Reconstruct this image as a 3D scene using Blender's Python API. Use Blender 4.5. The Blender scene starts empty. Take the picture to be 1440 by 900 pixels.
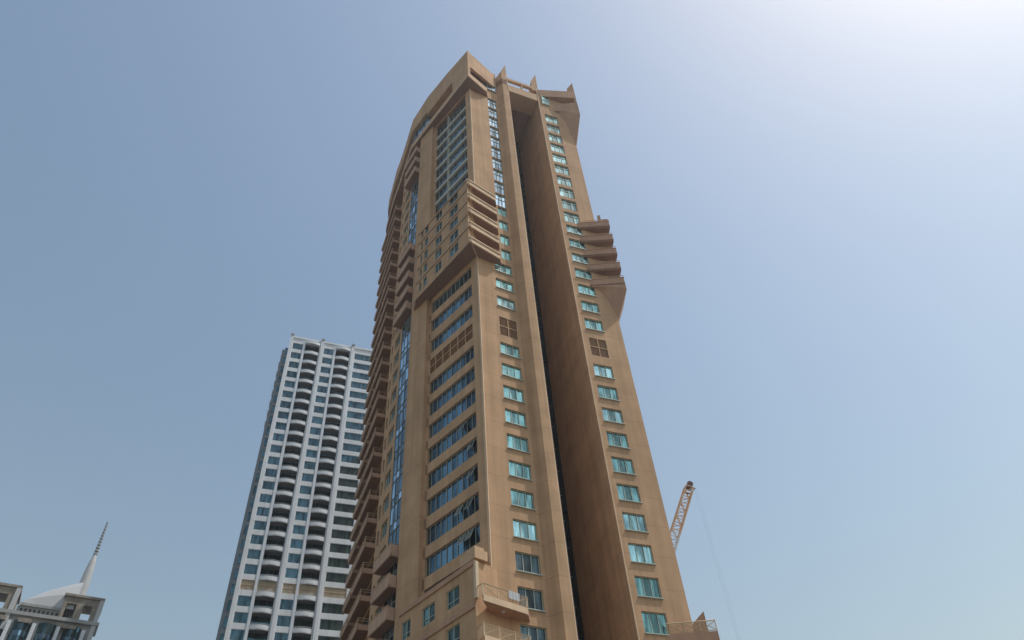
import bpy, bmesh, math, random
from mathutils import Vector, Matrix
random.seed(7)
R = math.radians
scene = bpy.context.scene
C = scene.collection
ZC = 1.6                                   # eye height above the street

# ------------------------------------------------------------------ camera
cam_d = bpy.data.cameras.new("camera"); cam = bpy.data.objects.new("camera", cam_d); C.objects.link(cam)
scene.camera = cam
cam_d.sensor_width = 36.0; cam_d.lens = 36.0*1040/1440
cam_d.clip_start = 0.1; cam_d.clip_end = 20000
rt = Vector((0.995993, 0.0649675, -0.0614657))
dn = Vector((-0.0894361, 0.7235018, -0.6845044))
fw = Vector((0.0, 0.6872586, 0.7264129))
m = Matrix((rt, -dn, -fw)).transposed()
cam.matrix_world = Matrix.Translation((0, 0, ZC)) @ m.to_4x4()

# ------------------------------------------------------------------ sky and sun
SUN_AZ, SUN_EL = 90.0, 61.0                # azimuth clockwise from +Y
w = bpy.data.worlds.new("World"); scene.world = w; w.use_nodes = True
wn = w.node_tree.nodes; wl = w.node_tree.links
bg = wn['Background']; sky = wn.new('ShaderNodeTexSky')
sky.sky_type = 'NISHITA'; sky.sun_disc = False
sky.sun_elevation = R(SUN_EL); sky.sun_rotation = R(SUN_AZ)
sky.air_density = 2.0; sky.dust_density = 1.7; sky.ozone_density = 0.2; sky.altitude = 0
wl.new(sky.outputs[0], bg.inputs[0]); bg.inputs[1].default_value = 0.118
sd = bpy.data.lights.new("sun", 'SUN'); so = bpy.data.objects.new("sun", sd); C.objects.link(so)
sd.energy = 2.7; sd.angle = R(0.5); sd.color = (1.0, 0.95, 0.88)
sv = Vector((math.sin(R(SUN_AZ))*math.cos(R(SUN_EL)), math.cos(R(SUN_AZ))*math.cos(R(SUN_EL)), math.sin(R(SUN_EL))))
so.rotation_euler = sv.to_track_quat('Z', 'Y').to_euler(); so.location = (60, -40, 200)
scene.view_settings.view_transform = 'Standard'; scene.view_settings.look = 'None'
scene.view_settings.exposure = 0.0; scene.view_settings.gamma = 1
scene.render.engine = 'CYCLES'

# ------------------------------------------------------------------ materials
def mat(name, col, rough=0.8, metal=0.0, var=0.0, streak=0.0, joint=0.0, bump=0.0, spec=0.5, rnd=0.0, nscale=0.35):
    mt = bpy.data.materials.new(name); mt.use_nodes = True
    n = mt.node_tree.nodes; l = mt.node_tree.links; b = n['Principled BSDF']
    b.inputs['Roughness'].default_value = rough; b.inputs['Metallic'].default_value = metal
    b.inputs['Specular IOR Level'].default_value = spec
    val = None
    tc = n.new('ShaderNodeTexCoord')
    def mul(a, bb):
        q = n.new('ShaderNodeMath'); q.operation = 'MULTIPLY'; l.new(a, q.inputs[0])
        if isinstance(bb, float): q.inputs[1].default_value = bb
        else: l.new(bb, q.inputs[1])
        return q.outputs[0]
    def maprange(src, a, c, fa=0.3, fb=0.7):
        q = n.new('ShaderNodeMapRange'); l.new(src, q.inputs[0])
        q.inputs[1].default_value = fa; q.inputs[2].default_value = fb
        q.inputs[3].default_value = a; q.inputs[4].default_value = c
        return q.outputs[0]
    facs = []
    if var:
        t = n.new('ShaderNodeTexNoise'); t.inputs['Scale'].default_value = nscale; t.inputs['Detail'].default_value = 6
        l.new(tc.outputs['Object'], t.inputs['Vector']); facs.append(maprange(t.outputs['Fac'], 1-var, 1+var))
    if streak:
        mp = n.new('ShaderNodeMapping'); mp.inputs['Scale'].default_value = (1.6, 1.6, 0.05)
        l.new(tc.outputs['Object'], mp.inputs[0])
        t = n.new('ShaderNodeTexNoise'); t.inputs['Scale'].default_value = 1.0; t.inputs['Detail'].default_value = 4
        l.new(mp.outputs[0], t.inputs['Vector']); facs.append(maprange(t.outputs['Fac'], 1-streak, 1+streak*0.6))
    if joint:
        sp = n.new('ShaderNodeSeparateXYZ'); l.new(tc.outputs['Object'], sp.inputs[0])
        d = n.new('ShaderNodeMath'); d.operation = 'DIVIDE'; d.inputs[1].default_value = 3.41
        l.new(sp.outputs[2], d.inputs[0])
        fr = n.new('ShaderNodeMath'); fr.operation = 'FRACT'; l.new(d.outputs[0], fr.inputs[0])
        g = n.new('ShaderNodeMath'); g.operation = 'GREATER_THAN'; g.inputs[1].default_value = 0.02; l.new(fr.outputs[0], g.inputs[0])
        facs.append(maprange(g.outputs[0], 1-joint, 1.0, 0, 1))
    if rnd:
        oi = n.new('ShaderNodeObjectInfo'); facs.append(maprange(oi.outputs['Random'], 1-rnd, 1+rnd, 0, 1))
    if facs:
        f = facs[0]
        for q in facs[1:]: f = mul(f, q)
        vm = n.new('ShaderNodeVectorMath'); vm.operation = 'SCALE'
        vm.inputs[0].default_value = col; l.new(f, vm.inputs[3]); l.new(vm.outputs[0], b.inputs['Base Color'])
    else:
        b.inputs['Base Color'].default_value = (*col, 1)
    if bump:
        t = n.new('ShaderNodeTexNoise'); t.inputs['Scale'].default_value = 9; t.inputs['Detail'].default_value = 5
        l.new(tc.outputs['Object'], t.inputs['Vector'])
        bp = n.new('ShaderNodeBump'); bp.inputs['Strength'].default_value = bump; bp.inputs['Distance'].default_value = 0.03
        l.new(t.outputs['Fac'], bp.inputs['Height']); l.new(bp.outputs[0], b.inputs['Normal'])
    return mt

def glassmat(name, dark, tint, gloss=0.6, rough=0.06, warp=0.25, vary=0.45):
    """reflective coated glazing: a tinted mirror over a dim interior with curtains"""
    mt = bpy.data.materials.new(name); mt.use_nodes = True
    n = mt.node_tree.nodes; l = mt.node_tree.links
    b = n['Principled BSDF']; out = n['Material Output']
    tc = n.new('ShaderNodeTexCoord'); oi = n.new('ShaderNodeObjectInfo')
    off = n.new('ShaderNodeVectorMath'); off.operation = 'SCALE'; off.inputs[0].default_value = (37, 11, 53)
    l.new(oi.outputs['Random'], off.inputs[3])
    ad = n.new('ShaderNodeVectorMath'); ad.operation = 'ADD'; l.new(tc.outputs['Object'], ad.inputs[0]); l.new(off.outputs[0], ad.inputs[1])
    mp = n.new('ShaderNodeMapping'); mp.inputs['Scale'].default_value = (1.3, 1.3, 0.22); l.new(ad.outputs[0], mp.inputs[0])
    t = n.new('ShaderNodeTexNoise'); t.inputs['Scale'].default_value = 1.4; t.inputs['Detail'].default_value = 3
    l.new(mp.outputs[0], t.inputs['Vector'])
    geo = n.new('ShaderNodeNewGeometry')
    isl = n.new('ShaderNodeMath'); isl.operation = 'MULTIPLY_ADD'; isl.inputs[1].default_value = 0.5; isl.inputs[2].default_value = -0.25
    l.new(geo.outputs['Random Per Island'], isl.inputs[0])
    sm = n.new('ShaderNodeMath'); sm.operation = 'ADD'; l.new(t.outputs['Fac'], sm.inputs[0]); l.new(isl.outputs[0], sm.inputs[1])
    cr = n.new('ShaderNodeValToRGB'); e = cr.color_ramp.elements
    e[0].position = 0.42; e[0].color = (*dark, 1)
    e[1].position = 0.66; e[1].color = (dark[0]*3+0.06, dark[1]*2.6+0.07, dark[2]*2.4+0.07, 1)
    l.new(sm.outputs[0], cr.inputs[0])
    l.new(cr.outputs[0], b.inputs['Base Color']); b.inputs['Roughness'].default_value = 0.5
    g = n.new('ShaderNodeBsdfGlossy'); g.inputs['Roughness'].default_value = rough
    sc = n.new('ShaderNodeMapRange'); sc.inputs[3].default_value = 0.75; sc.inputs[4].default_value = 1.2
    av = n.new('ShaderNodeMath'); av.operation = 'ADD'; l.new(oi.outputs['Random'], av.inputs[0]); l.new(geo.outputs['Random Per Island'], av.inputs[1])
    sc.inputs[2].default_value = 2.0; sc.inputs[3].default_value = 1-vary; sc.inputs[4].default_value = 1+vary
    l.new(av.outputs[0], sc.inputs[0])
    vm = n.new('ShaderNodeVectorMath'); vm.operation = 'SCALE'; vm.inputs[0].default_value = tint; l.new(sc.outputs[0], vm.inputs[3])
    cu = n.new('ShaderNodeMapRange'); cu.inputs[1].default_value = 0.40; cu.inputs[2].default_value = 0.62
    cu.inputs[3].default_value = 0.5; cu.inputs[4].default_value = 1.4; l.new(sm.outputs[0], cu.inputs[0])
    v2 = n.new('ShaderNodeVectorMath'); v2.operation = 'SCALE'; l.new(vm.outputs[0], v2.inputs[0]); l.new(cu.outputs[0], v2.inputs[3])
    l.new(v2.outputs[0], g.inputs['Color'])
    t2 = n.new('ShaderNodeTexNoise'); t2.inputs['Scale'].default_value = 0.9; t2.inputs['Detail'].default_value = 2
    l.new(ad.outputs[0], t2.inputs['Vector'])
    bp = n.new('ShaderNodeBump'); bp.inputs['Strength'].default_value = warp; bp.inputs['Distance'].default_value = 0.05
    l.new(t2.outputs['Fac'], bp.inputs['Height']); l.new(bp.outputs[0], g.inputs['Normal'])
    mx = n.new('ShaderNodeMixShader'); mx.inputs[0].default_value = gloss
    l.new(b.outputs[0], mx.inputs[1]); l.new(g.outputs[0], mx.inputs[2]); l.new(mx.outputs[0], out.inputs[0])
    return mt

STUC = mat('sand_stucco', (0.55, 0.350, 0.212), 0.9, var=0.12, streak=0.14, joint=0.2, bump=0.5, spec=0.2)
STUC2 = mat('light_stucco_trim', (0.60, 0.41, 0.26), 0.88, var=0.08, streak=0.08, bump=0.4, spec=0.2)
STUC3 = mat('terracotta_stucco', (0.50, 0.305, 0.21), 0.9, var=0.08, streak=0.08, bump=0.4, spec=0.2)
SOFT = mat('shaded_brown_soffit', (0.30, 0.18, 0.13), 0.9, var=0.1)  # stucco with the shade of undersides put into its colour
PALEB = glassmat('pale_blue_strip_glass', (0.04, 0.07, 0.09), (0.44, 0.60, 0.72), 0.7, vary=0.4)
PINK = mat('pinkish_balcony_stucco', (0.53, 0.345, 0.25), 0.9, var=0.12, streak=0.12)
PALE = mat('sunlit_pale_stucco', (0.68, 0.50, 0.34), 0.85, var=0.1, streak=0.1)  # stucco paled: sunlight on parapets, slab fronts and edges put into the colour
SPAND = mat('grey_green_spandrel', (0.50, 0.49, 0.42), 0.7, var=0.08)
FRAME = mat('aluminium_frame', (0.30, 0.32, 0.31), 0.5, 0.0)
GREENFR = mat('sage_window_frame', (0.42, 0.50, 0.45), 0.5)
RAIL = mat('cream_painted_railing', (0.60, 0.46, 0.30), 0.5, var=0.1)
TEAL = glassmat('teal_glass', (0.03, 0.085, 0.08), (0.28, 0.53, 0.50), 0.64, vary=0.5)
TEAL2 = glassmat('pale_teal_glass', (0.06, 0.13, 0.13), (0.42, 0.66, 0.64), 0.62, vary=0.6)
NAVY = glassmat('blue_tinted_glass', (0.012, 0.028, 0.035), (0.10, 0.19, 0.25), 0.62, vary=0.85)
SMOKE = glassmat('smoky_green_glass', (0.02, 0.035, 0.035), (0.14, 0.22, 0.22), 0.6, vary=0.6)
BLUE = glassmat('blue_curtain_glass', (0.03, 0.06, 0.09), (0.30, 0.43, 0.54), 0.65)
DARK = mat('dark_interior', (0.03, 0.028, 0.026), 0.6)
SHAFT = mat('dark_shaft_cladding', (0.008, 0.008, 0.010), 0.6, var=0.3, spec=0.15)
LOUV = mat('louvre_brown', (0.60, 0.43, 0.30), 0.7, var=0.12)
NIGHT = glassmat('dark_reflection_glass', (0.012, 0.02, 0.022), (0.10, 0.15, 0.16), 0.5, vary=0.9)  # reflection of dark neighbouring buildings put into the glass colour
WHITE = mat('white_painted_render', (0.70, 0.74, 0.79), 0.75, var=0.06, streak=0.08, spec=0.3)
WHITE2 = mat('pale_grey_cladding', (0.66, 0.71, 0.78), 0.6, var=0.06)
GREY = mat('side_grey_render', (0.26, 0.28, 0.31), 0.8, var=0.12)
WGLASS = glassmat('slate_blue_glass', (0.012, 0.03, 0.036), (0.075, 0.145, 0.17), 0.6, warp=0.1, vary=0.35)
SOFF = mat('soffit_shade_grey', (0.24, 0.24, 0.25), 0.8, var=0.1)  # shade under the slabs and inside the recesses put into this grey
WLOUV = mat('beige_louvre', (0.66, 0.61, 0.50), 0.8, var=0.1)
CREAM = mat('cream_concrete', (0.38, 0.385, 0.38), 0.85, var=0.14, streak=0.1)
DOMEM = mat('white_dome_cladding', (0.50, 0.51, 0.52), 0.5, var=0.05)
STONE = mat('weathered_stone', (0.30, 0.265, 0.22), 0.9, var=0.22, streak=0.15, nscale=0.8)
STEELW = mat('white_crane_paint', (0.85, 0.85, 0.87), 0.5)
STEELR = mat('red_crane_paint', (0.80, 0.52, 0.31), 0.55)
CABLE = mat('steel_cable', (0.45, 0.46, 0.50), 0.5, 0.2)
SAND = mat('dusty_city_ground', (0.13, 0.118, 0.10), 0.95, var=0.15, bump=0.4, nscale=0.05)
ASPH = mat('asphalt', (0.05, 0.05, 0.05), 0.9, var=0.15)
PAVE = mat('pavement_blocks', (0.16, 0.15, 0.135), 0.9, var=0.1)

# ------------------------------------------------------------------ mesh helpers
class MB:
    def __init__(s): s.v = []; s.f = []; s.mi = []
    def quad(s, *p, mi=0):
        b = len(s.v); s.v += [tuple(q) for q in p]; s.f.append(tuple(range(b, b+len(p)))); s.mi.append(mi)
    def prism(s, poly, z0, z1, mi=0):
        """vertical prism on a plan polygon; z0/z1 number or list per vertex"""
        n = len(poly); a = z0 if isinstance(z0, (list, tuple)) else [z0]*n; c = z1 if isinstance(z1, (list, tuple)) else [z1]*n
        b = len(s.v)
        s.v += [(p[0], p[1], a[i]) for i, p in enumerate(poly)] + [(p[0], p[1], c[i]) for i, p in enumerate(poly)]
        s.f.append(tuple(b+i for i in reversed(range(n)))); s.mi.append(mi)
        s.f.append(tuple(b+n+i for i in range(n))); s.mi.append(mi)
        for i in range(n):
            j = (i+1) % n; s.f.append((b+i, b+j, b+n+j, b+n+i)); s.mi.append(mi)
    def bar(s, a, c, r, mi=0, n=4):
        a = Vector(a); c = Vector(c); d = (c-a)
        if d.length < 1e-6: return
        d.normalize(); u = d.orthogonal().normalized(); v = d.cross(u); b = len(s.v)
        for p in (a, c):
            for i in range(n):
                t = 2*math.pi*(i+0.5)/n; s.v.append(tuple(p+u*math.cos(t)*r+v*math.sin(t)*r))
        for i in range(n):
            j = (i+1) % n; s.f.append((b+i, b+j, b+n+j, b+n+i)); s.mi.append(mi)
        s.f.append(tuple(b+i for i in reversed(range(n)))); s.f.append(tuple(b+n+i for i in range(n))); s.mi += [mi, mi]
    def build(s, name, mats, parent=None, base=(0, 0, 0), smooth=False):
        me = bpy.data.meshes.new(name)
        me.from_pydata([(x-base[0], y-base[1], z-base[2]) for x, y, z in s.v], [], s.f)
        if not isinstance(mats, (list, tuple)): mats = [mats]
        for q in mats: me.materials.append(q)
        for i, p in enumerate(me.polygons): p.material_index = s.mi[i]; p.use_smooth = smooth
        bm = bmesh.new(); bm.from_mesh(me); bmesh.ops.recalc_face_normals(bm, faces=bm.faces); bm.to_mesh(me); bm.free()
        me.update()
        o = bpy.data.objects.new(name, me); C.objects.link(o)
        if parent: o.parent = parent
        else: o.location = base
        return o

def thing(name, label, cat, loc, group=None):
    o = bpy.data.objects.new(name, None); C.objects.link(o); o.location = loc
    o['label'] = label; o['category'] = cat; o.empty_display_size = 2
    if group: o['group'] = group
    return o

def copy_tree(o, parent):
    c = o.copy(); C.objects.link(c); c.parent = parent
    for ch in o.children: copy_tree(ch, c)
    return c

def seg(A, B):
    dx, dy = B[0]-A[0], B[1]-A[1]; L = math.hypot(dx, dy); return (dx/L, dy/L), L
def at(A, d, s, o=0.0):                    # o metres outwards (outside is to the right of A->B)
    return (A[0]+d[0]*s+d[1]*o, A[1]+d[1]*s-d[0]*o)
def s_az(A, B, az):                        # distance along A->B where it crosses azimuth az
    t = math.tan(R(az)); d, L = seg(A, B)
    return (t*A[1]-A[0])/(d[0]-t*d[1])

def facade(mb, A, B, z0, z1, ops, depth=0.3, mi=0, off=0.0, back=None):
    """wall from A to B with real openings (s0,s1,za,zb) and reveals"""
    d, L = seg(A, B)
    S = sorted(set([0, L]+[round(v, 3) for o in ops for v in o[:2]])); Z = sorted(set([z0, z1]+[round(v, 3) for o in ops for v in o[2:4]]))
    P = lambda s, z, o=0: (*at(A, d, s, off+o), z)
    for i in range(len(S)-1):
        run = None
        for j in range(len(Z)-1):
            sc, zc = (S[i]+S[i+1])/2, (Z[j]+Z[j+1])/2
            hole = any(o[0] < sc < o[1] and o[2] < zc < o[3] for o in ops)
            if not hole:
                if run is None: run = Z[j]
            if (hole or j == len(Z)-2) and run is not None:
                top = Z[j] if hole else Z[j+1]
                mb.quad(P(S[i], run), P(S[i+1], run), P(S[i+1], top), P(S[i], top), mi=mi); run = None
    for (a, b, c, e) in [o[:4] for o in ops]:
        mb.quad(P(a, c), P(b, c), P(b, c, -depth), P(a, c, -depth), mi=mi)
        mb.quad(P(a, e), P(b, e), P(b, e, -depth), P(a, e, -depth), mi=mi)
        mb.quad(P(a, c), P(a, e), P(a, e, -depth), P(a, c, -depth), mi=mi)
        mb.quad(P(b, c), P(b, e), P(b, e, -depth), P(b, c, -depth), mi=mi)

def xbox(mb, x0, x1, y0, y1, z0, z1, mi=0): mb.prism([(x0, y0), (x1, y0), (x1, y1), (x0, y1)], z0, z1, mi)

def window_proto(name, w_, h_, panes, fr, gl, t=0.07, transom=None, parent=None, sill=None):
    """frame mesh with a child glass; local x along wall, -y outwards"""
    f = MB(); D = 0.10
    xbox(f, 0, w_, -D, 0.02, 0, t); xbox(f, 0, w_, -D, 0.02, h_-t, h_)
    xs = [w_*i/panes for i in range(panes+1)]
    for i, x in enumerate(xs):
        a = min(max(x-t/2, 0), w_-t); xbox(f, a, a+t, -D+0.004, 0.02, t, h_-t)
    if transom:
        for i in range(panes): xbox(f, xs[i]+t, xs[i+1]-t*0.6, -D+0.008, 0.02, h_*transom, h_*transom+t*0.8)
    if sill: xbox(f, -0.05, w_+0.05, -0.42, 0.0, -0.09, -0.004)
    fo = f.build(name, fr, parent)
    g = MB()
    for i in range(panes):                 # every pane hangs a hair differently, so reflections break
        tl = random.uniform(-0.012, 0.012); tz = random.uniform(-0.012, 0.012)
        g.quad((xs[i], -0.02-tl, 0.01), (xs[i+1], -0.02+tl, 0.01), (xs[i+1], -0.02+tl+tz, h_-0.01), (xs[i], -0.02-tl+tz, h_-0.01))
    go = g.build('glass', gl, fo)
    return fo

def place(o, A, d, s, z, base, off):
    p = at(A, d, s, off); o.location = (p[0]-base[0], p[1]-base[1], z-base[2]); o.rotation_euler = (0, 0, math.atan2(d[1], d[0]))

class Kind:
    """first use places the source itself, later uses place copies"""
    def __init__(s, src, parent): s.src = src; s.parent = parent; s.used = False; src.parent = parent
    def put(s, A, d, sv, z, base, off=-0.25):
        o = copy_tree(s.src, s.parent) if s.used else s.src
        s.used = True; place(o, A, d, sv, z, base, off); return o

# ------------------------------------------------------------------ ground
g = MB(); g.quad((-9000, -9000, 0), (9000, -9000, 0), (9000, 9000, 0), (-9000, 9000, 0)); o = g.build('ground', SAND); o['kind'] = 'structure'
g = MB(); g.quad((-400, 14, 0.004), (400, 14, 0.004), (400, 28, 0.004), (-400, 28, 0.004)); o = g.build('road', ASPH); o['kind'] = 'structure'
g = MB(); g.prism([(-400, -8), (400, -8), (400, 14), (-400, 14)], 0.002, 0.13); g.prism([(-400, 28), (400, 28), (400, 45), (-400, 45)], 0.002, 0.13)
o = g.build('pavement', PAVE); o['kind'] = 'structure'

# =================================================================== SAND-COLOURED TOWER
BASE = (0.0, 72.0, 0.0)
T = thing('apartment_tower', 'tall sand coloured apartment tower with teal windows and a dark vertical recess', 'tower', BASE)
C0 = (-3.94, 60.67); W1 = (0.95, 63.67); FR = (3.10, 63.42); FL = (2.15, 62.98)
R0 = (8.57, 66.03); R1 = (14.10, 68.38); R2 = (12.4, 88.0)
d_right, _ = seg((0, 0), (math.sin(R(67)), math.cos(R(67))))
R1 = at(R0, d_right, 6.0)
B2 = (-11.0, 67.6); B3 = (-13.7, 70.3); S2 = (-15.95, 73.5); S3 = (-18.35, 77.7); S4 = (-19.3, 81.9); S5 = (-23.9, 91.9); S6 = (-24.6, 98.0); S7 = (-22, 108)
FRb = (-1.97, 74.6); R0b = (4.47, 75.7)
ZT = 133.0+ZC
dA, LA = seg(C0, W1); dR, LR = seg(R0, R1); dB, LB = seg(B2, C0)

lw_s0 = s_az(C0, W1, -1.5); lw_s1 = s_az(C0, W1, 0.52)
rw_s0 = s_az(R0, R1, 8.02); rw_s1 = s_az(R0, R1, 9.85)
ops_L = []; ops_R = []; louvL = []; louvR = []
for k in range(-6, 10):
    top = 31.45+3.41*k+ZC
    if top > 12: ops_L.append((lw_s0, lw_s1, top-1.95, top))
louvL.append((lw_s0, lw_s1, 63.3+ZC, 66.7+ZC))
tops = [70.5, 74.0]+[74.0+3.41*i for i in range(1, 16)]
upL0 = s_az(C0, W1, -0.95); upL1 = s_az(C0, W1, 0.62)
for t in tops:
    if t < 78: ops_L.append((lw_s0, lw_s1, t-1.95+ZC, t+ZC))
    elif t < 92: ops_L.append((s_az(C0, W1, -0.55), upL1, t-2.15+ZC, t+ZC))
    elif t < 126: ops_L.append((s_az(C0, W1, -0.75), upL1, t-3.22+ZC, t+ZC))
for k in range(-6, 10):
    top = 30.15+3.455*k+ZC
    if top > 12: ops_R.append((rw_s0, rw_s1, top-2.05, top))
louvR.append((rw_s0, rw_s1, 62.6+ZC, 65.9+ZC))
for i in range(18):
    t = 69.4+3.43*i
    if t < 127: ops_R.append((rw_s0, rw_s1, t-(2.05 if t < 92 else 2.65)+ZC, t+ZC))

wall = MB()
facade(wall, C0, W1, 0, ZT, ops_L+louvL, 0.28)
facade(wall, R0, R1, 0, ZT, ops_R+louvR, 0.28)
# ribbon-window face (recessed bays between pier and corner)
pierR = s_az(B2, C0, -9.27); cor = s_az(B2, C0, -4.42)
bands = []
k7 = [35.75+3.36*k for k in range(-6, 8)]
for zb in k7: bands.append((pierR, cor, zb+ZC, zb+2.1+ZC))
lb = (pierR, cor, 62.6+ZC, 65.3+ZC)
for zb in (66.3, 70.1, 73.7): bands.append((pierR, cor, zb+ZC, zb+2.2+ZC))
facade(wall, B2, C0, 0, 92.5+ZC, bands+[lb], 0.35)
facade(wall, B2, (C0[0]-dB[0]*0.0, C0[1]), 92.5+ZC, ZT, [(pierR+0.15, cor, 92.7+ZC, 124.6+ZC)], 0.55)
# left flank
facade(wall, S2, B3, 0, ZT, [(0.02, 3.85, 10, 126)], 0.12)
sl_ops = []
d3, L3 = seg(S3, S2)
for k in range(34):
    z = 12+3.41*k
    sl_ops += [(L3-2.9, L3-0.7, z+0.7, z+2.8), (0.5, 1.15, z+0.9, z+2.8)]
facade(wall, S3, S2, 0, ZT, sl_ops, 0.35)
facade(wall, S4, S3, 0, ZT, [(0.8, 1.8, 12+3.41*k+0.3, 12+3.41*k+2.6) for k in range(34)], 0.4)
far_ops = []
for k in range(34):
    z = 12+3.41*k; far_ops += [(0.8, 5.2, z+0.2, z+2.9), (5.8, 10.6, z+0.2, z+2.9)]
facade(wall, S5, S4, 0, ZT, far_ops, 0.3)
for a, b in ((S6, S5), (S7, S6), ((10.4, 106), S7), (R2, (10.4, 106)), (R1, R2)): facade(wall, a, b, 0, ZT, [], 0.3)
wall.build('wall', STUC, T, BASE)
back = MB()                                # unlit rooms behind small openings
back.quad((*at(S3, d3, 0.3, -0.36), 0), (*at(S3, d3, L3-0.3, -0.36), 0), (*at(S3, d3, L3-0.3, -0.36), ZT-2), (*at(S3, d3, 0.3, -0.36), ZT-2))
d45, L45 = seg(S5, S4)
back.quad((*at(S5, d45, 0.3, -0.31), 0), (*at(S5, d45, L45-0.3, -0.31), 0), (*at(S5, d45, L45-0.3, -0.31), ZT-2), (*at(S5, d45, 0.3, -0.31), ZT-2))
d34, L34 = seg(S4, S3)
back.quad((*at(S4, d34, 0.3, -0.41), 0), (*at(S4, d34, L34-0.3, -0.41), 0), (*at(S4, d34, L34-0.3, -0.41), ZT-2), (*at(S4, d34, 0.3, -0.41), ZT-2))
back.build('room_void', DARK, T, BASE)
roof = MB(); roof.prism([S7, S6, S5, S4, S3, S2, B3, B2, C0, W1, FL, FR, at(FR, seg(FR, R0)[0], 0.3, -3.3), at(FR, seg(FR, R0)[0], seg(FR, R0)[1]-0.3, -3.3), R0, R1, R2, (10.4, 106)], ZT-2.0, ZT-0.01)
# recess roof is the same slab
roof.build('roof_slab', STUC3, T, BASE)
# recess
rec = MB()
facade(rec, R0b, R0, 0, ZT-2, [], 0.1)
facade(rec, FR, FRb, 0, ZT-2, [], 0.1)
rec.build('recess_wall', STUC, T, BASE)
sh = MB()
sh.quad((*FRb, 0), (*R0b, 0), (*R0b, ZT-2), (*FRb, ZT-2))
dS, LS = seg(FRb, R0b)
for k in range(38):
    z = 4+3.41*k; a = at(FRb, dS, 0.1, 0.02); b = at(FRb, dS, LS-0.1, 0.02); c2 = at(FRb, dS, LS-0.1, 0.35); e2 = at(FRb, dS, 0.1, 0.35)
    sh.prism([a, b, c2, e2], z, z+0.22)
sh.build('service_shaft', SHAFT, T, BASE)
pp = MB()                                  # drain pipe with brackets down the back of the recess
for dd, rr in ((0.75, 0.07), (1.15, 0.05)):
    p = at(R0b, seg(R0b, FRb)[0], dd, 0); q = (p[0]+0.05, p[1]-0.45)
    pp.bar((q[0], q[1], 2), (q[0], q[1], ZT-3), rr, n=6)
    for k in range(36): pp.bar((q[0]-0.25, q[1], 6+3.41*k), (q[0]+0.25, q[1], 6+3.41*k), 0.05)
pp.build('drain_pipe', GREY, T, BASE)

# fins: pointed piers rising past the roof
def fin(poly, z0, zt):
    f = MB(); f.prism(poly, z0, zt); f.build('fin', STUC, T, BASE)
nd, _ = seg(FL, FR)
fin([W1, FL, FR, at(FL, nd, 1.05, -3.2), at(C0, dA, LA-0.4, -1.2)], 0, [134.6+ZC, 136.2+ZC, 139.8+ZC, 134.5+ZC, 134+ZC])
eL = MB(); eL.prism([at(FL, nd, 0.93, 0.005), at(FL, nd, 1.16, -0.05), at(FL, nd, 1.16, -0.5), at(FL, nd, 1.06, -0.5)], 0.2, 136+ZC); eL.build('sunlit_edge', PALE, T, BASE)  # strip along the fin edge, its sunlit brightness put into the colour
q = [at(R0, dR, -0.02, 0.22), at(R0, dR, 0.55, 0.22), at(R0, dR, 0.55, -0.01), at(R0, dR, -0.02, -0.01)]
eR = MB(); eR.prism([at(R0, dR, -0.03, 0.14), at(R0, dR, 0.10, 0.14), at(R0, dR, 0.10, 0.002), at(R0, dR, -0.03, 0.002)], 0.2, 134+ZC); eR.build('sunlit_edge', PALE, T, BASE)  # sunlit line on the right wing edge, painted by a paler strip
fin([at(R0, dR, -0.9, 0.1), at(R0, dR, 0.35, 0.1), at(R0, dR, 0.35, -1.6), at(R0, dR, -0.9, -1.6)], 132.6+ZC, [136.2+ZC, 139.9+ZC, 136.5+ZC, 134.2+ZC])
# pilaster strip at the corner and plain pier
pl = MB()
pl.prism([at(C0, dA, 0.0, 0.06), at(C0, dA, 0.85, 0.06), at(C0, dA, 0.85, -0.0), at(C0, dA, 0.0, -0.0)], 0.2, 125+ZC)
pl.build('corner_pilaster', STUC, T, BASE)
pl = MB(); pl.prism([at(C0, dA, -0.05, 0.06), at(C0, dA, 0.03, 0.30), at(C0, dA, 0.24, 0.061)], 0.2, 125+ZC)  # facet added to carry the bright sunlit line at the corner
pl.build('sunlit_edge', PALE, T, BASE)
pr = MB(); pr.prism([at(B2, dB, 0.3, 0.0), at(B2, dB, pierR-0.12, 0.0), at(B2, dB, pierR-0.12, 0.45), at(B2, dB, -3.75, 0.45), at(B2, dB, -3.75, -0.4), at(B2, dB, 0.3, -0.4)], 0.2, 125.4+ZC)
pr.build('pier', STUC, T, BASE)

# ---- windows
winL = Kind(window_proto('window', lw_s1-lw_s0, 1.95, 3, GREENFR, TEAL, transom=None, sill=True), T)
upW1 = s_az(C0, W1, -0.55); upW2 = s_az(C0, W1, -0.75)
winL2 = Kind(window_proto('window', upL1-upW1, 2.15, 2, GREENFR, TEAL), T)
winL3 = Kind(window_proto('window', upL1-upW2, 3.22, 3, GREENFR, PALEB, transom=0.6), T)
dk = window_proto('window', lw_s1-lw_s0, 1.95, 3, GREENFR, NIGHT, sill=True)
winD = Kind(dk, T); winP = Kind(window_proto('window', lw_s1-lw_s0, 1.95, 3, GREENFR, TEAL2, sill=True), T)
for (a, b, c, e) in ops_L:
    K = winD if abs(e-c-1.95) < .01 and e < 36.6+ZC else winP if abs(e-c-1.95) < .01 and int(e*7) % 3 == 0 else winL if abs(e-c-1.95) < .01 else winL2 if abs(e-c-2.15) < .01 else winL3
    K.put(C0, dA, a, c, BASE)
winR = Kind(window_proto('window', rw_s1-rw_s0, 2.05, 3, GREENFR, TEAL, sill=True), T)
winR3 = Kind(window_proto('window', rw_s1-rw_s0, 2.05, 3, GREENFR, TEAL2, sill=True), T)
winR2 = Kind(window_proto('window', rw_s1-rw_s0, 2.65, 3, GREENFR, TEAL2, transom=0.7), T)
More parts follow.
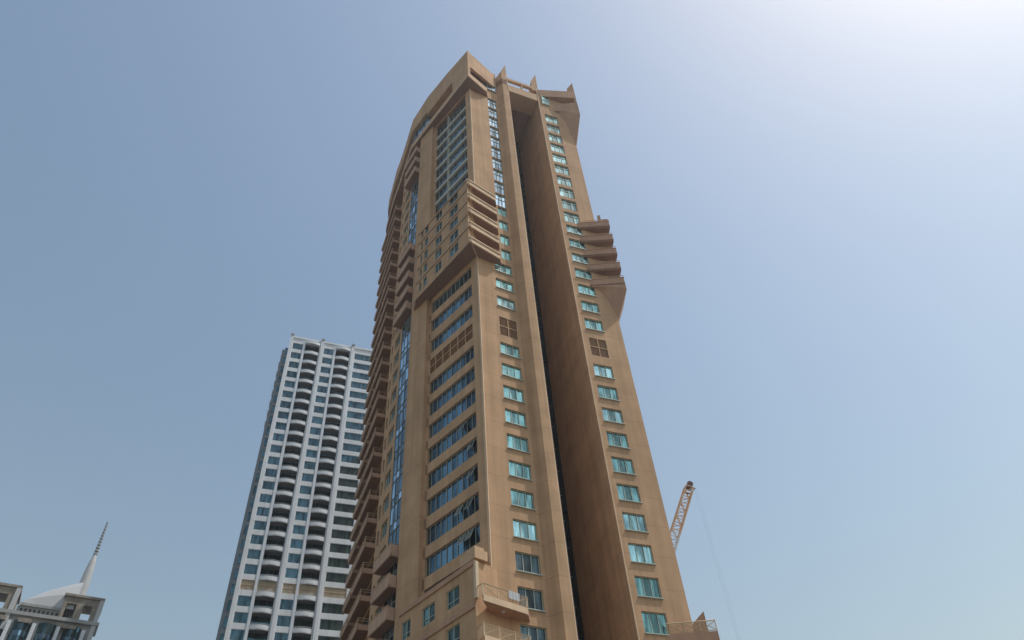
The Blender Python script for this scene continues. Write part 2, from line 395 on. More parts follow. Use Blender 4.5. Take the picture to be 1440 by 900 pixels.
for i, (a, b, c, e) in enumerate(ops_R): (winR2 if e-c > 2.3 else winR3 if i in (3, 7, 8, 12, 14, 19, 21) else winR).put(R0, dR, a, c, BASE)
def louvre(name, w_, h_, cols, mat_):
    f = MB(); t = 0.09
    xbox(f, 0, w_, -0.12, 0.0, 0, t); xbox(f, 0, w_, -0.12, 0.0, h_-t, h_); xbox(f, t, w_-t, -0.116, 0.0, h_/2-t/2, h_/2+t/2)
    for i in range(cols+1):
        x = min(max(w_*i/cols-t/2, 0), w_-t); xbox(f, x, x+t, -0.123, 0.0, t, h_-t)
    fo = f.build(name, STUC2, None)
    s = MB(); z = 0.1
    while z < h_-0.15:
        s.quad((t, -0.06, z), (w_-t, -0.06, z), (w_-t, 0.02, z+0.11), (t, 0.02, z+0.11)); z += 0.14
    s.quad((t, 0.04, t), (w_-t, 0.04, t), (w_-t, 0.04, h_-t), (t, 0.04, h_-t))
    s.build('slats', mat_, fo); return fo
Kind(louvre('louvre_panel', lw_s1-lw_s0, 3.4, 2, LOUV), T).put(C0, dA, lw_s0, 63.3+ZC, BASE, -0.12)
Kind(louvre('louvre_panel', rw_s1-rw_s0, 3.3, 2, LOUV), T).put(R0, dR, rw_s0, 62.6+ZC, BASE, -0.12)
wB = cor-pierR
rib = [Kind(window_proto('ribbon_window', wB, 2.1, 10, FRAME, NAVY), T) for _ in range(3)]
rib2 = Kind(window_proto('ribbon_window', wB, 2.2, 10, FRAME, NAVY), T)
for i, (a, b, c, e) in enumerate(bands):
    (rib2 if abs(e-c-2.2) < .01 else rib[i % 3]).put(B2, dB, a, c, BASE, -0.3)
Kind(louvre('louvre_panel', wB, 2.7, 6, LOUV), T).put(B2, dB, pierR, 62.6+ZC, BASE, -0.12)
# a few open sashes catching the sky
sash = MB(); xbox(sash, 0, 0.8, -0.03, 0, -1.35, -1.3); xbox(sash, 0, 0.8, -0.03, 0, -0.05, 0); xbox(sash, 0, 0.05, -0.028, 0, -1.3, -0.05); xbox(sash, 0.75, 0.8, -0.028, 0, -1.3, -0.05)
so_ = sash.build('open_sash', GREENFR); gq = MB(); gq.quad((0.05, -0.012, -1.3), (0.75, -0.012, -1.3), (0.75, -0.012, -0.05), (0.05, -0.012, -0.05)); gq.build('glass', PALEB, so_)
K = Kind(so_, T)
for (bi, sv_) in ((4, 0.7), (0, 0.80), (0, 0.66), (1, 0.62), (2, 0.85), (3, 0.86), (1, 0.80), (0, 0.72)):
    z = k7[6+bi]+2.0+ZC; o = K.put(B2, dB, pierR+wB*sv_, z, BASE, -0.18); o.rotation_euler = (R(-24), 0, math.atan2(dB[1], dB[0]))
# upper ribbon: continuous slender glazing rows with grey-green spandrels
upw = cor-(pierR+0.15)
upk = Kind(window_proto('upper_ribbon_window', upw, 2.72, 9, FRAME, NAVY, t=0.06), T)
sp = MB()
for i in range(10):
    zb = 93.35+3.43*i
    if zb > 122.5: break
    upk.put(B2, dB, pierR+0.15, zb+ZC, BASE, -0.5)
    a = at(B2, dB, pierR+0.16, -0.5); b = at(B2, dB, cor-0.01, -0.5); c2 = at(B2, dB, cor-0.01, -0.12); e2 = at(B2, dB, pierR+0.16, -0.12)
    sp.prism([a, b, c2, e2], zb-0.68+ZC, zb-0.02+ZC)
for x in (0.42,):
    a = at(B2, dB, pierR+upw*x, -0.5); b = at(B2, dB, pierR+upw*x+0.16, -0.5); c2 = at(B2, dB, pierR+upw*x+0.16, -0.1); e2 = at(B2, dB, pierR+upw*x, -0.1)
    sp.prism([a, b, c2, e2], 92.8+ZC, 124.5+ZC)
sp.build('spandrel', SPAND, T, BASE)
# curtain glass strip in the slot beside the pier
d2, L2 = seg(S2, B3)
cw = MB(); cg = MB()
for zz0, zz1 in ((10, 40+ZC), (41+ZC, 78+ZC), (78+ZC, 93.4+ZC), (93.6+ZC, 126)):
    z = zz0
    while z < zz1-0.5:
        for x in (0.02, 0.98, 1.94, 2.9, 3.83):
            p = at(S2, d2, x, -0.04); cw.bar((p[0], p[1], z), (p[0], p[1], min(z+3.4, zz1)), 0.035)
        a = at(S2, d2, 0.03, -0.04); b = at(S2, d2, 3.83, -0.04)
        cw.bar((*a, z), (*b, z), 0.05); cw.bar((*a, z+1.1), (*b, z+1.1), 0.04)
        for i in range(4):
            for za, zb in ((0.05, 1.08), (1.12, 3.36)):
                t1 = random.uniform(-.02, .02); p = at(S2, d2, 0.03+0.95*i, -0.08+t1*0.5); q = at(S2, d2, 0.98+0.95*i, -0.08-t1*0.5)
                cg.quad((*p, z+za), (*q, z+za), (*q, min(z+zb, zz1)), (*p, min(z+zb, zz1)))
        z += 3.41
cwo = cw.build('curtain_wall', FRAME, T, BASE)
cg.build('glass', PALEB, cwo, (0, 0, 0)).location = (0, 0, 0)
for ch in cwo.children:                    # same base shift as its parent mesh
    for v in ch.data.vertices: v.co -= Vector(BASE)
# small flank windows
sw = Kind(window_proto('flank_window', 2.2, 2.1, 3, GREENFR, BLUE), T); n_ = 0
for k in range(34): sw.put(S3, d3, L3-2.9, 12.7+3.41*k, BASE, -0.3)

# ---- corner bays (mid height and base) and crown share one footprint
BK0 = (-4.45, 58.15)                       # front corner of the bay face
BKL = (-13.05, 67.45)
WE = (-0.83, 61.45)                        # where the wedge balconies die into the wall
dBay, LBay = seg(BKL, BK0)
def bay(z0, z1, ops, setback, name='corner_bay'):
    b = MB(); E = at(BKL, dBay, LBay-setback, 0)
    facade(b, BKL, E, z0, z1, ops, 0.25)
    w0 = at(C0, dA, 0.9, -0.01)
    b.quad((*E, z0), (*w0, z0), (*w0, z1), (*E, z1))
    lb_ = at(B2, dB, -3.7, 0.2)
    b.quad((*BKL, z0), (*lb_, z0), (*lb_, z1), (*BKL, z1))
    for z in (z0, z1): b.quad((*BKL, z), (*E, z), (*w0, z), (*C0, z), (*lb_, z), mi=2)
    return b, E
def sb(az): return s_az(BKL, BK0, az)
# mid bay
ZM0, ZM1 = 77.0+ZC, 92.3+ZC
ops = []
cols = [(-7.05, -5.93), (-8.83, -8.04), (-10.17, -9.75), (-10.62, -10.38)]
flo = [ZM0+0.35+3.03*i for i in range(5)]
for z in flo:
    for a, b in cols: ops.append((sb(a), sb(b), z+0.62, z+2.5))
b, E = bay(ZM0, ZM1, ops, 0.35)
for i, z in enumerate(flo[1:]+[ZM1-0.45]):  # floor grooves as slim shadow ledges
    a = at(BKL, dBay, 0.0, 0.10); q = at(BKL, dBay, LBay-0.36, 0.10); q2 = at(BKL, dBay, LBay-0.36, 0.003); a2 = at(BKL, dBay, 0.0, 0.003)
    b.prism([a, q, q2, a2], z-0.02, z+0.14, mi=1)
    g1, g2 = at(BKL, dBay, 0, 0.03), at(BKL, dBay, LBay-0.36, 0.03); b.prism([g1, g2, q2, a2], z-0.2, z-0.022, mi=2)
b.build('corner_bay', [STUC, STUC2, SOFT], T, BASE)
kinds = [Kind(window_proto('bay_window', sb(b_)-sb(a), 1.88, 2 if i < 2 else 1, GREENFR, SMOKE if i < 3 else NAVY, t=0.06), T) for i, (a, b_) in enumerate(cols)]
for z in flo:
    for i, (a, b_) in enumerate(cols): kinds[i].put(BKL, dBay, sb(a), z+0.62, BASE, -0.2)
# base bay
ops = []; ZB1 = 32.6+ZC
cols2 = [(-7.27, -6.25), (-9.21, -8.22), (-10.75, -10.09)]
flo2 = [ZB1-3.9-3.41*i for i in range(7)]
for z in flo2:
    for a, b_ in cols2: ops.append((sb(a), sb(b_), z+0.9, z+2.6))
b, E2 = bay(0, ZB1, ops, 0.95)
for z in flo2+[ZB1-0.1]:
    for (o0, o1, za, zb) in ((0.0, 0.14, -0.42, 0.05),):
        a = at(BKL, dBay, 0.0, o1); q = at(BKL, dBay, LBay-0.95, o1); q2 = at(BKL, dBay, LBay-0.95, 0.003); a2 = at(BKL, dBay, 0, 0.003)
        b.prism([a, q, q2, a2], z+za, z+zb, mi=1)
b.build('corner_bay', [STUC, STUC3, SOFT], T, BASE)
kb = [Kind(window_proto('bay_window', sb(b_)-sb(a), 1.7, 2, GREENFR, SMOKE, t=0.07, transom=0.3), T) for (a, b_) in cols2]
for z in flo2:
    for i, (a, b_) in enumerate(cols2): kb[i].put(BKL, dBay, sb(a), z+0.9, BASE, -0.2)
po = MB()                                  # pale post and parapet piece at the base bay's corner
po.prism([at(E2, dBay, -0.05, 0.12), at(E2, dBay, 0.28, 0.12), at(E2, dBay, 0.28, -0.2), at(E2, dBay, -0.05, -0.2)], ZB1-3.6, ZB1-0.3)
po.build('corner_post', RAIL, T, BASE)
po = MB(); po.prism([at(E2, dBay, -1.9, 0.1), at(E2, dBay, 0.2, 0.1), at(E2, dBay, 0.2, -1.3), at(E2, dBay, -1.9, -1.3)], ZB1+0.05, ZB1+0.95)
po.prism([at(E2, dBay, -1.2, 0.02), at(E2, dBay, 0.1, 0.02), at(E2, dBay, 0.1, -1.0), at(E2, dBay, -1.2, -1.0)], ZB1+0.95, ZB1+1.25)
po.build('parapet_block', STUC2, T, BASE)

def wedge(z, ph, name='balcony', slab=0.28, K0=BK0, K1=WE, back0=None, back1=None, m_=PALE, th=0.16, under=0.0):
    """wedge balcony: slab, solid parapet along its outer edge"""
    b = MB(); back0 = back0 or C0; back1 = back1 or at(C0, dA, 3.7, 0.0)
    b.prism([K0, K1, back1, back0], z-slab, z, mi=1)
    d, L = seg(K0, K1)
    b.prism([at(K0, d, -0.05, 0.03), at(K0, d, L, 0.03), at(K0, d, L, -th), at(K0, d, -0.05, -th)], z-slab-0.02, z+ph, mi=0)
    b.prism([at(K0, d, -0.12, 0.16), at(K0, d, L, 0.16), at(K0, d, L, -th-0.06), at(K0, d, -0.12, -th-0.06)], z+ph+0.002, z+ph+0.2, mi=0)
    dl, Ll = seg(back0, K0)
    b.prism([at(back0, dl, 0, 0.02), at(back0, dl, Ll-0.02, 0.02), at(back0, dl, Ll-0.02, -th), at(back0, dl, 0, -th)], z-slab-0.01, z+ph-0.01, mi=0)
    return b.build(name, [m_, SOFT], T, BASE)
for i in range(5):
    zz = (76.9+3.40*i)+ZC
    wedge(zz+0.30, 0.5)
def railing(K0, K1, z, h, parent, back0=None, step=0.14):
    r = MB(); d, L = seg(K0, K1)
    P = lambda s, zz: (*at(K0, d, s, -0.06), zz)
    r.bar(P(0, z+h), P(L, z+h), 0.055); r.bar(P(0, z+0.12), P(L, z+0.12), 0.04)
    s = 0
    while s <= L:
        r.bar(P(s, z), P(s, z+h), 0.018); s += step
    n = max(2, int(L/1.25))
    for i in range(n+1): r.bar(P(L*i/n, z), P(L*i/n, z+h+0.08), 0.05)
    for i in range(n):                     # crossed ornament in each bay of the railing
        a, c = L*i/n+0.1, L*(i+1)/n-0.1; r.bar(P(a, z+0.2), P(c, z+h-0.12), 0.03); r.bar(P(a, z+h-0.12), P(c, z+0.2), 0.03)
    if back0:
        d2_, L2_ = seg(back0, K0); Q = lambda s, zz: (*at(back0, d2_, s, -0.06), zz)
        r.bar(Q(0, z+h), Q(L2_, z+h), 0.05); s = 0
        while s < L2_: r.bar(Q(s, z), Q(s, z+h), 0.018); s += step
    return r.build('railing', RAIL, parent, BASE)
BB0 = (-4.40, 58.1)
for i in range(6):
    z = 28.9-3.41*i+ZC
    b = MB(); b.prism([BB0, WE, at(C0, dA, 3.7, 0.0), C0], z-0.55, z, mi=0)
    b.prism([at(BB0, seg(BB0, WE)[0], 0.0, 0.05), at(BB0, seg(BB0, WE)[0], 4.7, 0.05), at(BB0, seg(BB0, WE)[0], 4.7, -0.1), at(BB0, seg(BB0, WE)[0], 0.0, -0.1)], z-0.3, z+0.04, mi=0)
    dq_, lq_ = seg(BB0, WE); b.prism([at(BB0, dq_, -0.02, 0.09), at(BB0, dq_, lq_-0.1, 0.09), at(BB0, dq_, lq_-0.1, 0.052), at(BB0, dq_, -0.02, 0.052)], z-0.5, z+0.06, mi=1)  # front strip in the paler colour stands for sun on the slab edge
    bo = b.build('balcony', [STUC3, PALE], T, BASE)
    railing(BB0, WE, z+0.04, 1.05, bo, back0=E2)
    lm = MB(); p = (-2.9, 60.2); lm.prism([(p[0]+0.16*math.cos(t*math.pi/4), p[1]+0.16*math.sin(t*math.pi/4)) for t in range(8)], z-0.63, z-0.552); lm.build('ceiling_lamp', WHITE, bo, BASE)

ck = MB(); dcl, lcl = seg(BB0, WE)
for j in range(7):                          # soft folds
    s0_, s1_ = 2.75+0.17*j, 2.75+0.17*(j+1); o0, o1 = 0.04+0.05*(j % 2), 0.04+0.05*((j+1) % 2); zt_ = 28.9+ZC+1.14
    for (za, zb) in ((zt_-0.72, zt_),): ck.prism([at(BB0, dcl, s0_, o0), at(BB0, dcl, s1_, o1), at(BB0, dcl, s1_, o1-0.02), at(BB0, dcl, s0_, o0-0.02)], za, zb)
co = ck.build('hanging_cloth', DOMEM, None, (*at(BB0, dcl, 3.3), 28.9+ZC))
co['label'] = 'small pale cloth hanging over the corner balcony railing low on the sand coloured tower'; co['category'] = 'cloth'
# ---- right wing wedge balconies with curved bracket
Q0 = at(R0, dR, s_az(R0, R1, 9.45), 0.02); Q1 = (15.95, 67.25)
dQ, LQ = seg(Q0, Q1); Rb = at(R1, dR, 0.0, -1.6)
for i in range(5):
    zt = [77.6, 80.9, 84.2, 87.5, 90.9][i]+ZC
    b = MB(); back = [(Q1[0]-0.35, Q1[1]+3.6), (R1[0], R1[1]+2.6), R1]
    b.prism([Q0, Q1]+back, zt-1.35, zt-1.05, mi=1)
    b.prism([at(Q0, dQ, 0, 0.0), at(Q0, dQ, LQ, 0.0), at(Q0, dQ, LQ, -0.16), at(Q0, dQ, 0, -0.16)], zt-1.36, zt, mi=0)
    b.prism([at(Q0, dQ, 0.1, 0.06), at(Q0, dQ, LQ+0.05, 0.06), at(Q0, dQ, LQ+0.05, -0.2), at(Q0, dQ, 0.1, -0.2)], zt+0.002, zt+0.12, mi=0)
    b.prism([(Q1[0], Q1[1]+0.17), (Q1[0]+0.01, Q1[1]+0.16), (Q1[0]-0.33, Q1[1]+3.6), (Q1[0]-0.5, Q1[1]+3.6)], zt-1.36, zt-0.01, mi=0)
    b.build('balcony', [STUC3, SOFT], T, BASE)
    r = MB(); rh = 0.55                       # slim rail above the parapet
    r.bar((*at(Q0, dQ, 0.7, -0.08), zt+rh), (*at(Q0, dQ, LQ, -0.08), zt+rh), 0.05)
    for j in range(9): p = at(Q0, dQ, 0.7+(LQ-0.7)*j/8, -0.08); r.bar((*p, zt), (*p, zt+rh), 0.03)
    r.build('balcony_rail', RAIL, T, BASE)
br = MB(); br.prism([at(Q0, dQ, 3.2, 0), at(Q0, dQ, LQ-0.1, 0), at(Q0, dQ, LQ-0.1, -0.4), at(Q0, dQ, 3.2, -0.4)], 91.0+ZC, 91.5+ZC)
br.prism([at(Q0, dQ, LQ-1.5, 0), at(Q0, dQ, LQ-1.1, 0), at(Q0, dQ, LQ-1.1, -0.4), at(Q0, dQ, LQ-1.5, -0.4)], 91.5+ZC, 92.6+ZC)
br.build('parapet_block', STUC3, T, BASE)
def bracket(ztop, drop, name='bracket'):
    """curved bracket that swells from the wall corner out to the balcony end"""
    b = MB(); N = 10
    for (x0, x1) in ((0, 1),):
        front = []; 
        for i in range(N+1):
            t = i/N; s = t
            # lower edge: shallow near the wall, sweeping down to the corner
            front.append((t, ztop-drop*(t**2.6)))
        base_pts = [at(R0, dR, s_az(R0, R1, 9.6)+(6.0-s_az(R0, R1, 9.6))*t, 0.01) for t, _ in front]
        top_pts = [at(Q0, dQ, 0.2+(LQ-0.2)*t, -0.01) for t, _ in front]
        for i in range(N):
            z0_, z1_ = front[i][1], front[i+1][1]
            # sloping underside from wall line (low) to outer edge (upper)
            a, c = base_pts[i], base_pts[i+1]; e, f = top_pts[i], top_pts[i+1]
            b.quad((*a, z0_), (*c, z1_), (*f, ztop-0.5*(ztop-z1_)*0.35-0.0), (*e, ztop-0.5*(ztop-z0_)*0.35))
            b.quad((*e, ztop-0.5*(ztop-z0_)*0.35), (*f, ztop-0.5*(ztop-z1_)*0.35), (*f, ztop+0.3), (*e, ztop+0.3))
        # end cheek
        zl = ztop-drop
        P1 = (*R1, zl); P2 = (*top_pts[-1], ztop-0.5*drop*0.35); P3 = (*top_pts[-1], ztop+0.3)
        Rr = (R1[0]-0.2, R1[1]+2.4); P4 = (Q1[0]-0.35, Q1[1]+3.5, ztop+0.3); P5 = (*Rr, zl)
        b.quad(P1, P2, (Q1[0]-0.35, Q1[1]+3.5, ztop-0.5*drop*0.35), P5)
        b.quad(P2, P3, P4, (Q1[0]-0.35, Q1[1]+3.5, ztop-0.5*drop*0.35))
        b.quad(P5, (Q1[0]-0.35, Q1[1]+3.5, ztop-0.5*drop*0.35), P4, (*Rr, ztop+0.3))
        b.quad((*base_pts[0], ztop+0.3), (*Rr, ztop+0.3), P4, P3, (*top_pts[0], ztop+0.3))
    return b.build(name, STUC3, T, BASE)
bracket(76.1+ZC, 5.6)
# base balcony on the right
for i in range(6):
    z = 28.1-3.41*i+ZC
    b = MB(); b.prism([Q0, Q1, (Q1[0]-0.35, Q1[1]+3.6), (R1[0], R1[1]+2.6), R1], z-1.5 if i == 0 else z-0.6, z)
    bo = b.build('balcony', STUC3, T, BASE); railing(at(Q0, dQ, 0.3), Q1, z, 1.0, bo)
gb = MB(); g0 = at(R1, dR, 0.05, -0.3)
gb.prism([g0, (Q1[0]-0.6, Q1[1]+0.9), (Q1[0]-0.5, Q1[1]+3.0), (R1[0], R1[1]+2.4)], 28.1+ZC, [29.4+ZC, 30.4+ZC, 29.8+ZC, 29.2+ZC])
gb.build('sloped_dormer', STUC3, T, BASE)

# ---- crown
KR = [(-25.3, 97.0), (-24.3, 90.0), (-21.5, 83.2), (-19.4, 78.9), (-16.2, 71.9), (-12.7, 67.9), (-8.2, 63.0), (-3.85, 58.3)]
top_z = [136.5, 136.5, 136.8, 136.5, 137.0, 138.2, 137.4, 136.0]
ZS = 125.5+ZC
cr = MB()
def inner(i, t):
    p = KR[i]; a = KR[max(i-1, 0)]; b_ = KR[min(i+1, len(KR)-1)]; d, _ = seg(a, b_); return at(p, d, 0, -t)
for i in range(len(KR)-1):
    a, b_ = KR[i], KR[i+1]; ai, bi = inner(i, 0.5), inner(i+1, 0.5)
    zt0, zt1 = top_z[i]+ZC, top_z[i+1]+ZC
    # lower lip
    cr.prism([a, b_, bi, ai], ZS, ZS+1.5, mi=1)
    lo = 6.6 if i < 5 else 5.4
    ci, di, e1, e2 = inner(i, 1.7), inner(i+1, 1.7), inner(i, 1.45), inner(i+1, 1.45)
    if i == 6: dz, _ = seg(a, b_); di = at(a, dz, 2.0, -1.7); e2 = at(a, dz, 2.0, -1.45); bj = at(a, dz, 2.0, -0.5)
    else: bj = bi
    cr.prism([ai, bj, di, ci], ZS+lo, ZS+lo+0.3, mi=0)
    cr.prism([e1, e2, di, ci], ZS, ZS+lo-0.002, mi=0)
    cr.prism([a, b_, bi, ai], ZS+lo, [zt0, zt1, zt1, zt0], mi=0)
    if i == 6:                              # solid nose beside the corner
        d, L = seg(a, b_); cr.prism([at(a, d, 1.6), b_, bi, at(a, d, 1.6, -0.5)], ZS+1.5, ZS+lo, mi=0)
cr.build('crown', [STUC, STUC2], T, BASE)
cgm = MB(); cfr = MB()
for i in range(0, 7):
    a, b_ = inner(i, 1.3 if i > 4 else 0.6), inner(i+1, 1.3 if i > 4 else 0.6); d, L = seg(a, b_); n = max(1, int(L/1.2))
    if i == 6: continue
    
    for j in range(n):
        p, q_ = at(a, d, L*j/n), at(a, d, L*(j+1)/n)
        cgm.quad((*p, ZS), (*q_, ZS), (*q_, ZS+6.7), (*p, ZS+6.7)); cfr.bar((*p, ZS), (*p, ZS+6.7), 0.07)
gf = cfr.build('crown_glazing', FRAME, T, BASE); go = cgm.build('glass', BLUE, gf, BASE)
# soffit
sf = MB(); rng = [at(B2, dB, -3.8, -0.3), at(B2, dB, 0, -0.3), at(C0, dA, 0.05, -0.3)]
innerline = [S6, S5, S4, S3, S2, B3, B2, (-6.0, 62.8), C0]
n = len(KR)
for i in range(n-1):
    cxy = (-9, 78)
    def pull(p, f=0.28): return (p[0]+(cxy[0]-p[0])*f, p[1]+(cxy[1]-p[1])*f)
    sf.prism([pull(KR[i+1]), pull(KR[i]), KR[i], KR[i+1]], ZS-0.25, ZS-0.003)
CE = at(C0, dA, 3.75, 0.0)
sf.prism([KR[-1], (-0.95, 61.6), CE, C0, pull(KR[-1])], ZS-0.25, ZS-0.003)
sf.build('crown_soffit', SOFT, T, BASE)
cf = MB(); Kc = KR[-1]; Ee = (-0.75, 61.75); dC, LC = seg(Kc, Ee); Ef = (0.75, 63.2)
cf.prism([Kc, Ee, at(Ee, dC, 0, -0.4), at(Kc, dC, 0, -0.4)], ZS, ZS+1.5, mi=1)
dF, LF = seg(Kc, Ef)
cf.prism([Kc, Ef, at(Kc, dF, LF, -0.5), at(Kc, dF, 0, -0.5)], ZS+4.4, [136.0+ZC, 135.2+ZC, 135.2+ZC, 136.0+ZC], mi=0)
cf.prism([Kc, at(Kc, dC, 0.35, 0), at(Kc, dC, 0.35, -0.5), at(Kc, dC, 0, -0.5)], ZS+1.5, ZS+4.4, mi=1)
cf.build('crown_balcony', [STUC, STUC2], T, BASE)
# left wing upper band behind crown
ub = MB(); ub.prism([at(C0, dA, 2.2, 0.02), at(C0, dA, LA+0.0, 0.02), at(C0, dA, LA, -0.6), at(C0, dA, 2.2, -0.6)], 131+ZC, 136.4+ZC); ub.build('parapet', STUC, T, BASE)
uw = Kind(window_proto('roof_window', 2.6, 4.4, 3, FRAME, BLUE, transom=0.5), T); uw.put(C0, dA, 2.9, 128.3+ZC, BASE, 0.14)
# beam across the recess
dE, LE = seg(FR, R0); bm_ = MB()
def bmprism(s0, s1, o0, o1, z0, z1, mi=0): bm_.prism([at(FR, dE, s0, o1), at(FR, dE, s1, o1), at(FR, dE, s1, o0), at(FR, dE, s0, o0)], z0+ZC, z1+ZC, mi)
bmprism(0.02, LE-0.02, -3.2, 0.05, 128.7, 131.2, 1)
bmprism(0.02, LE-0.02, -0.5, 0.05, 133.3, 134.1, 1)
bmprism(0.02, LE-0.02, -3.2, -2.8, 131.2, 134.3, 1)
bmprism(LE/2-0.15, LE/2+0.15, -0.3, 0.0, 131.2, 133.3, 0)
bm_.build('bridge_beam', [STUC, STUC2], T, BASE)
# rooftop boxes
for (x, y, sx, sy, h) in ((4.3, 66.2, .8, .6, 1.8), (6.0, 69, 2.5, 1.5, 1.0), (-2.0, 63.6, .5, .4, 4.9)):
    rb = MB(); rb.prism([(x, y), (x+sx, y), (x+sx, y+sy), (x, y+sy)], ZT-0.005, ZT+h); rb.build('roof_unit', GREY, T, BASE)
# crown right
rc = MB(); U0 = at(R0, dR, s_az(R0, R1, 9.7), 0.02)
rc.prism([U0, Q1, (Q1[0]-0.35, Q1[1]+3.6), (R1[0], R1[1]+2.6), R1], 126.3+ZC, 126.7+ZC, mi=1)
dU, LU = seg(U0, Q1)
rc.prism([U0, Q1, at(U0, dU, LU, -0.3), at(U0, dU, 0, -0.3)], 126.3+ZC, 129.2+ZC)
rc.prism([(Q1[0]-0.01, Q1[1]+0.31), (Q1[0], Q1[1]+0.3), (Q1[0]-0.33, Q1[1]+3.6), (Q1[0]-0.6, Q1[1]+3.6)], 126.3+ZC, 129.2+ZC)
rc.prism([at(R0, dR, 0.4, 0.02), Q1, at(U0, dU, LU, -0.6), (R1[0], R1[1]+2.6), at(R0, dR, 0.4, -0.6)], 131.0+ZC, 133.6+ZC)
rc.prism([at(U0, dU, LU-0.4, -0.02), at(U0, dU, LU-0.02, -0.02), at(U0, dU, LU-0.02, -0.5), at(U0, dU, LU-0.4, -0.5)], 129.2+ZC, 131.0+ZC)
rc.build('crown_balcony', [STUC3, STUC3], T, BASE)
bracket(126.4+ZC, 11.0)
fin([at(U0, dU, LU-1.3, 0.02), at(U0, dU, LU, 0.02), at(U0, dU, LU, -1.2), at(U0, dU, LU-1.3, -1.2)], 133.4+ZC, [135.0+ZC, 137.2+ZC, 135.4+ZC, 133.9+ZC])
rw = Kind(window_proto('roof_window', 1.5, 3.2, 2, GREENFR, TEAL, transom=0.5), T); rw.put(R0, dR, 0.75, 127.9+ZC, BASE, 0.12)

# ---- slot balconies beside the pier and the far-left stacks
def box_balcony(A, B, s0, s1, out, z, ph=1.0, rail=False, base_off=0.0):
    d, L = seg(A, B); b = MB()
    P = lambda s, o: at(A, d, s, o+base_off)
    b.prism([P(s0, out), P(s1, out), P(s1, 0.0), P(s0, 0.0)], z-0.3, z, mi=1)
    b.prism([P(s0, out+0.02), P(s1, out+0.02), P(s1, out-0.14), P(s0, out-0.14)], z-0.31, z+ph)
    b.prism([P(s1-0.14, out-0.142), P(s1+0.01, out-0.142), P(s1+0.01, 0.002), P(s1-0.14, 0.002)], z-0.309, z+ph-0.01)
    b.prism([P(s0-0.01, out-0.142), P(s0+0.14, out-0.142), P(s0+0.14, 0.002), P(s0-0.01, 0.002)], z-0.309, z+ph-0.01)
    b.prism([P(s0-0.04, out+0.06), P(s1+0.04, out+0.06), P(s1+0.04, out-0.18), P(s0-0.04, out-0.18)], z+ph+0.002, z+ph+0.1)
    return b.build('flank_balcony', [PINK, SOFT], T, BASE)
for z in [114.6, 118.0, 121.4]+[78.6+3.4*i for i in range(5)]+[40.2-3.41*i for i in range(9)]:
    box_balcony(S2, B3, -0.6, L2-0.1, 1.25, z+ZC, 1.0)
for k in range(34):
    z = 12+3.41*k
    if z > 124: break
    for a_, b_ in ((5.6, L45+0.5), (0.6, 5.0)):
        bo = box_balcony(S5, S4, a_, b_, 1.45, z+0.15, 0.32)
        rl = MB(); d_ = d45; zt_ = z+0.15
        for hh in (0.75, 1.05): rl.bar((*at(S5, d_, a_, 1.40), zt_+hh), (*at(S5, d_, b_, 1.40), zt_+hh), 0.035); rl.bar((*at(S5, d_, b_-0.05, 1.40), zt_+hh), (*at(S5, d_, b_-0.05, 0.05), zt_+hh), 0.035)
        for j in range(5): p_ = at(S5, d_, a_+(b_-a_)*j/4, 1.40); rl.bar((*p_, zt_+0.4), (*p_, zt_+1.05), 0.03)
        rl.build('railing', RAIL, bo, BASE)

# =================================================================== WHITE TOWER
WB = (-57.9, 132.9, 0.0)
WT = thing('white_tower', 'white high rise with stacked curved balconies and slate blue windows beside the sand coloured tower', 'tower', WB)
dW = (math.sin(R(68)), math.cos(R(68))); Wc = (-57.9, 132.9)
def WP(s, o=0): return at(Wc, dW, s, o)
ZW = 141.6+ZC; H = 0.02265*145
Bm = 7.95
rows = []
t = 0.9628*145+ZC; k = 0
while t > 34:
    z_top = t
    rows.append((k, z_top)); k += 1
    t -= H
rows = [(k, z) for k, z in rows]
LK = 20                                     # louvred plant floor
wall = MB(); ops = []
WH = 2.12
for bx in range(2):
    s0 = bx*Bm
    for k, z in rows: ops.append((s0+0.6, s0+3.15, z-WH, z))
    ops.append((s0+3.75, s0+7.35, rows[-1][1]-2.6, rows[0][1]+0.15))
for k, z in rows: ops.append((2*Bm+0.7, 2*Bm+5.2, z-WH, z))
e = WP(2*Bm+9.0)
facade(wall, Wc, e, 0, ZW, ops, 0.25)
bk = at(e, (math.sin(R(-22)), math.cos(R(-22))), 24); bl = at(Wc, (math.sin(R(-22)), math.cos(R(-22))), 24)
wall.prism([WP(0.0, -0.3), WP(24.9, -0.3), bk, bl], ZW-0.5, ZW-0.01)
wall.quad((*e, 0), (*bk, 0), (*bk, ZW), (*e, ZW)); wall.quad((*bk, 0), (*bl, 0), (*bl, ZW), (*bk, ZW)); wall.quad((*bl, 0), (*Wc, 0), (*Wc, ZW), (*bl, ZW))
wall.build('wall', WHITE, WT, WB)
rv = MB()
for bx in range(2):
    a, b_ = WP(bx*Bm+3.75, -1.7), WP(bx*Bm+7.35, -1.7)
    z0, z1 = rows[-1][1]-2.6, rows[0][1]+0.15
    rv.quad((*a, z0), (*b_, z0), (*b_, z1), (*a, z1)); 
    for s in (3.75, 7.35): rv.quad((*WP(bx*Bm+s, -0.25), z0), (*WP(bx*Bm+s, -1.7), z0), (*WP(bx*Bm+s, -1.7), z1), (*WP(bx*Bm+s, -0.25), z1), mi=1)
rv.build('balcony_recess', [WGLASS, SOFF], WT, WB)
kw = Kind(window_proto('window', 2.55, WH, 1, WHITE2, WGLASS, t=0.06), WT)
kw2 = Kind(window_proto('wide_window', 4.5, WH, 1, WHITE2, WGLASS, t=0.06), WT)
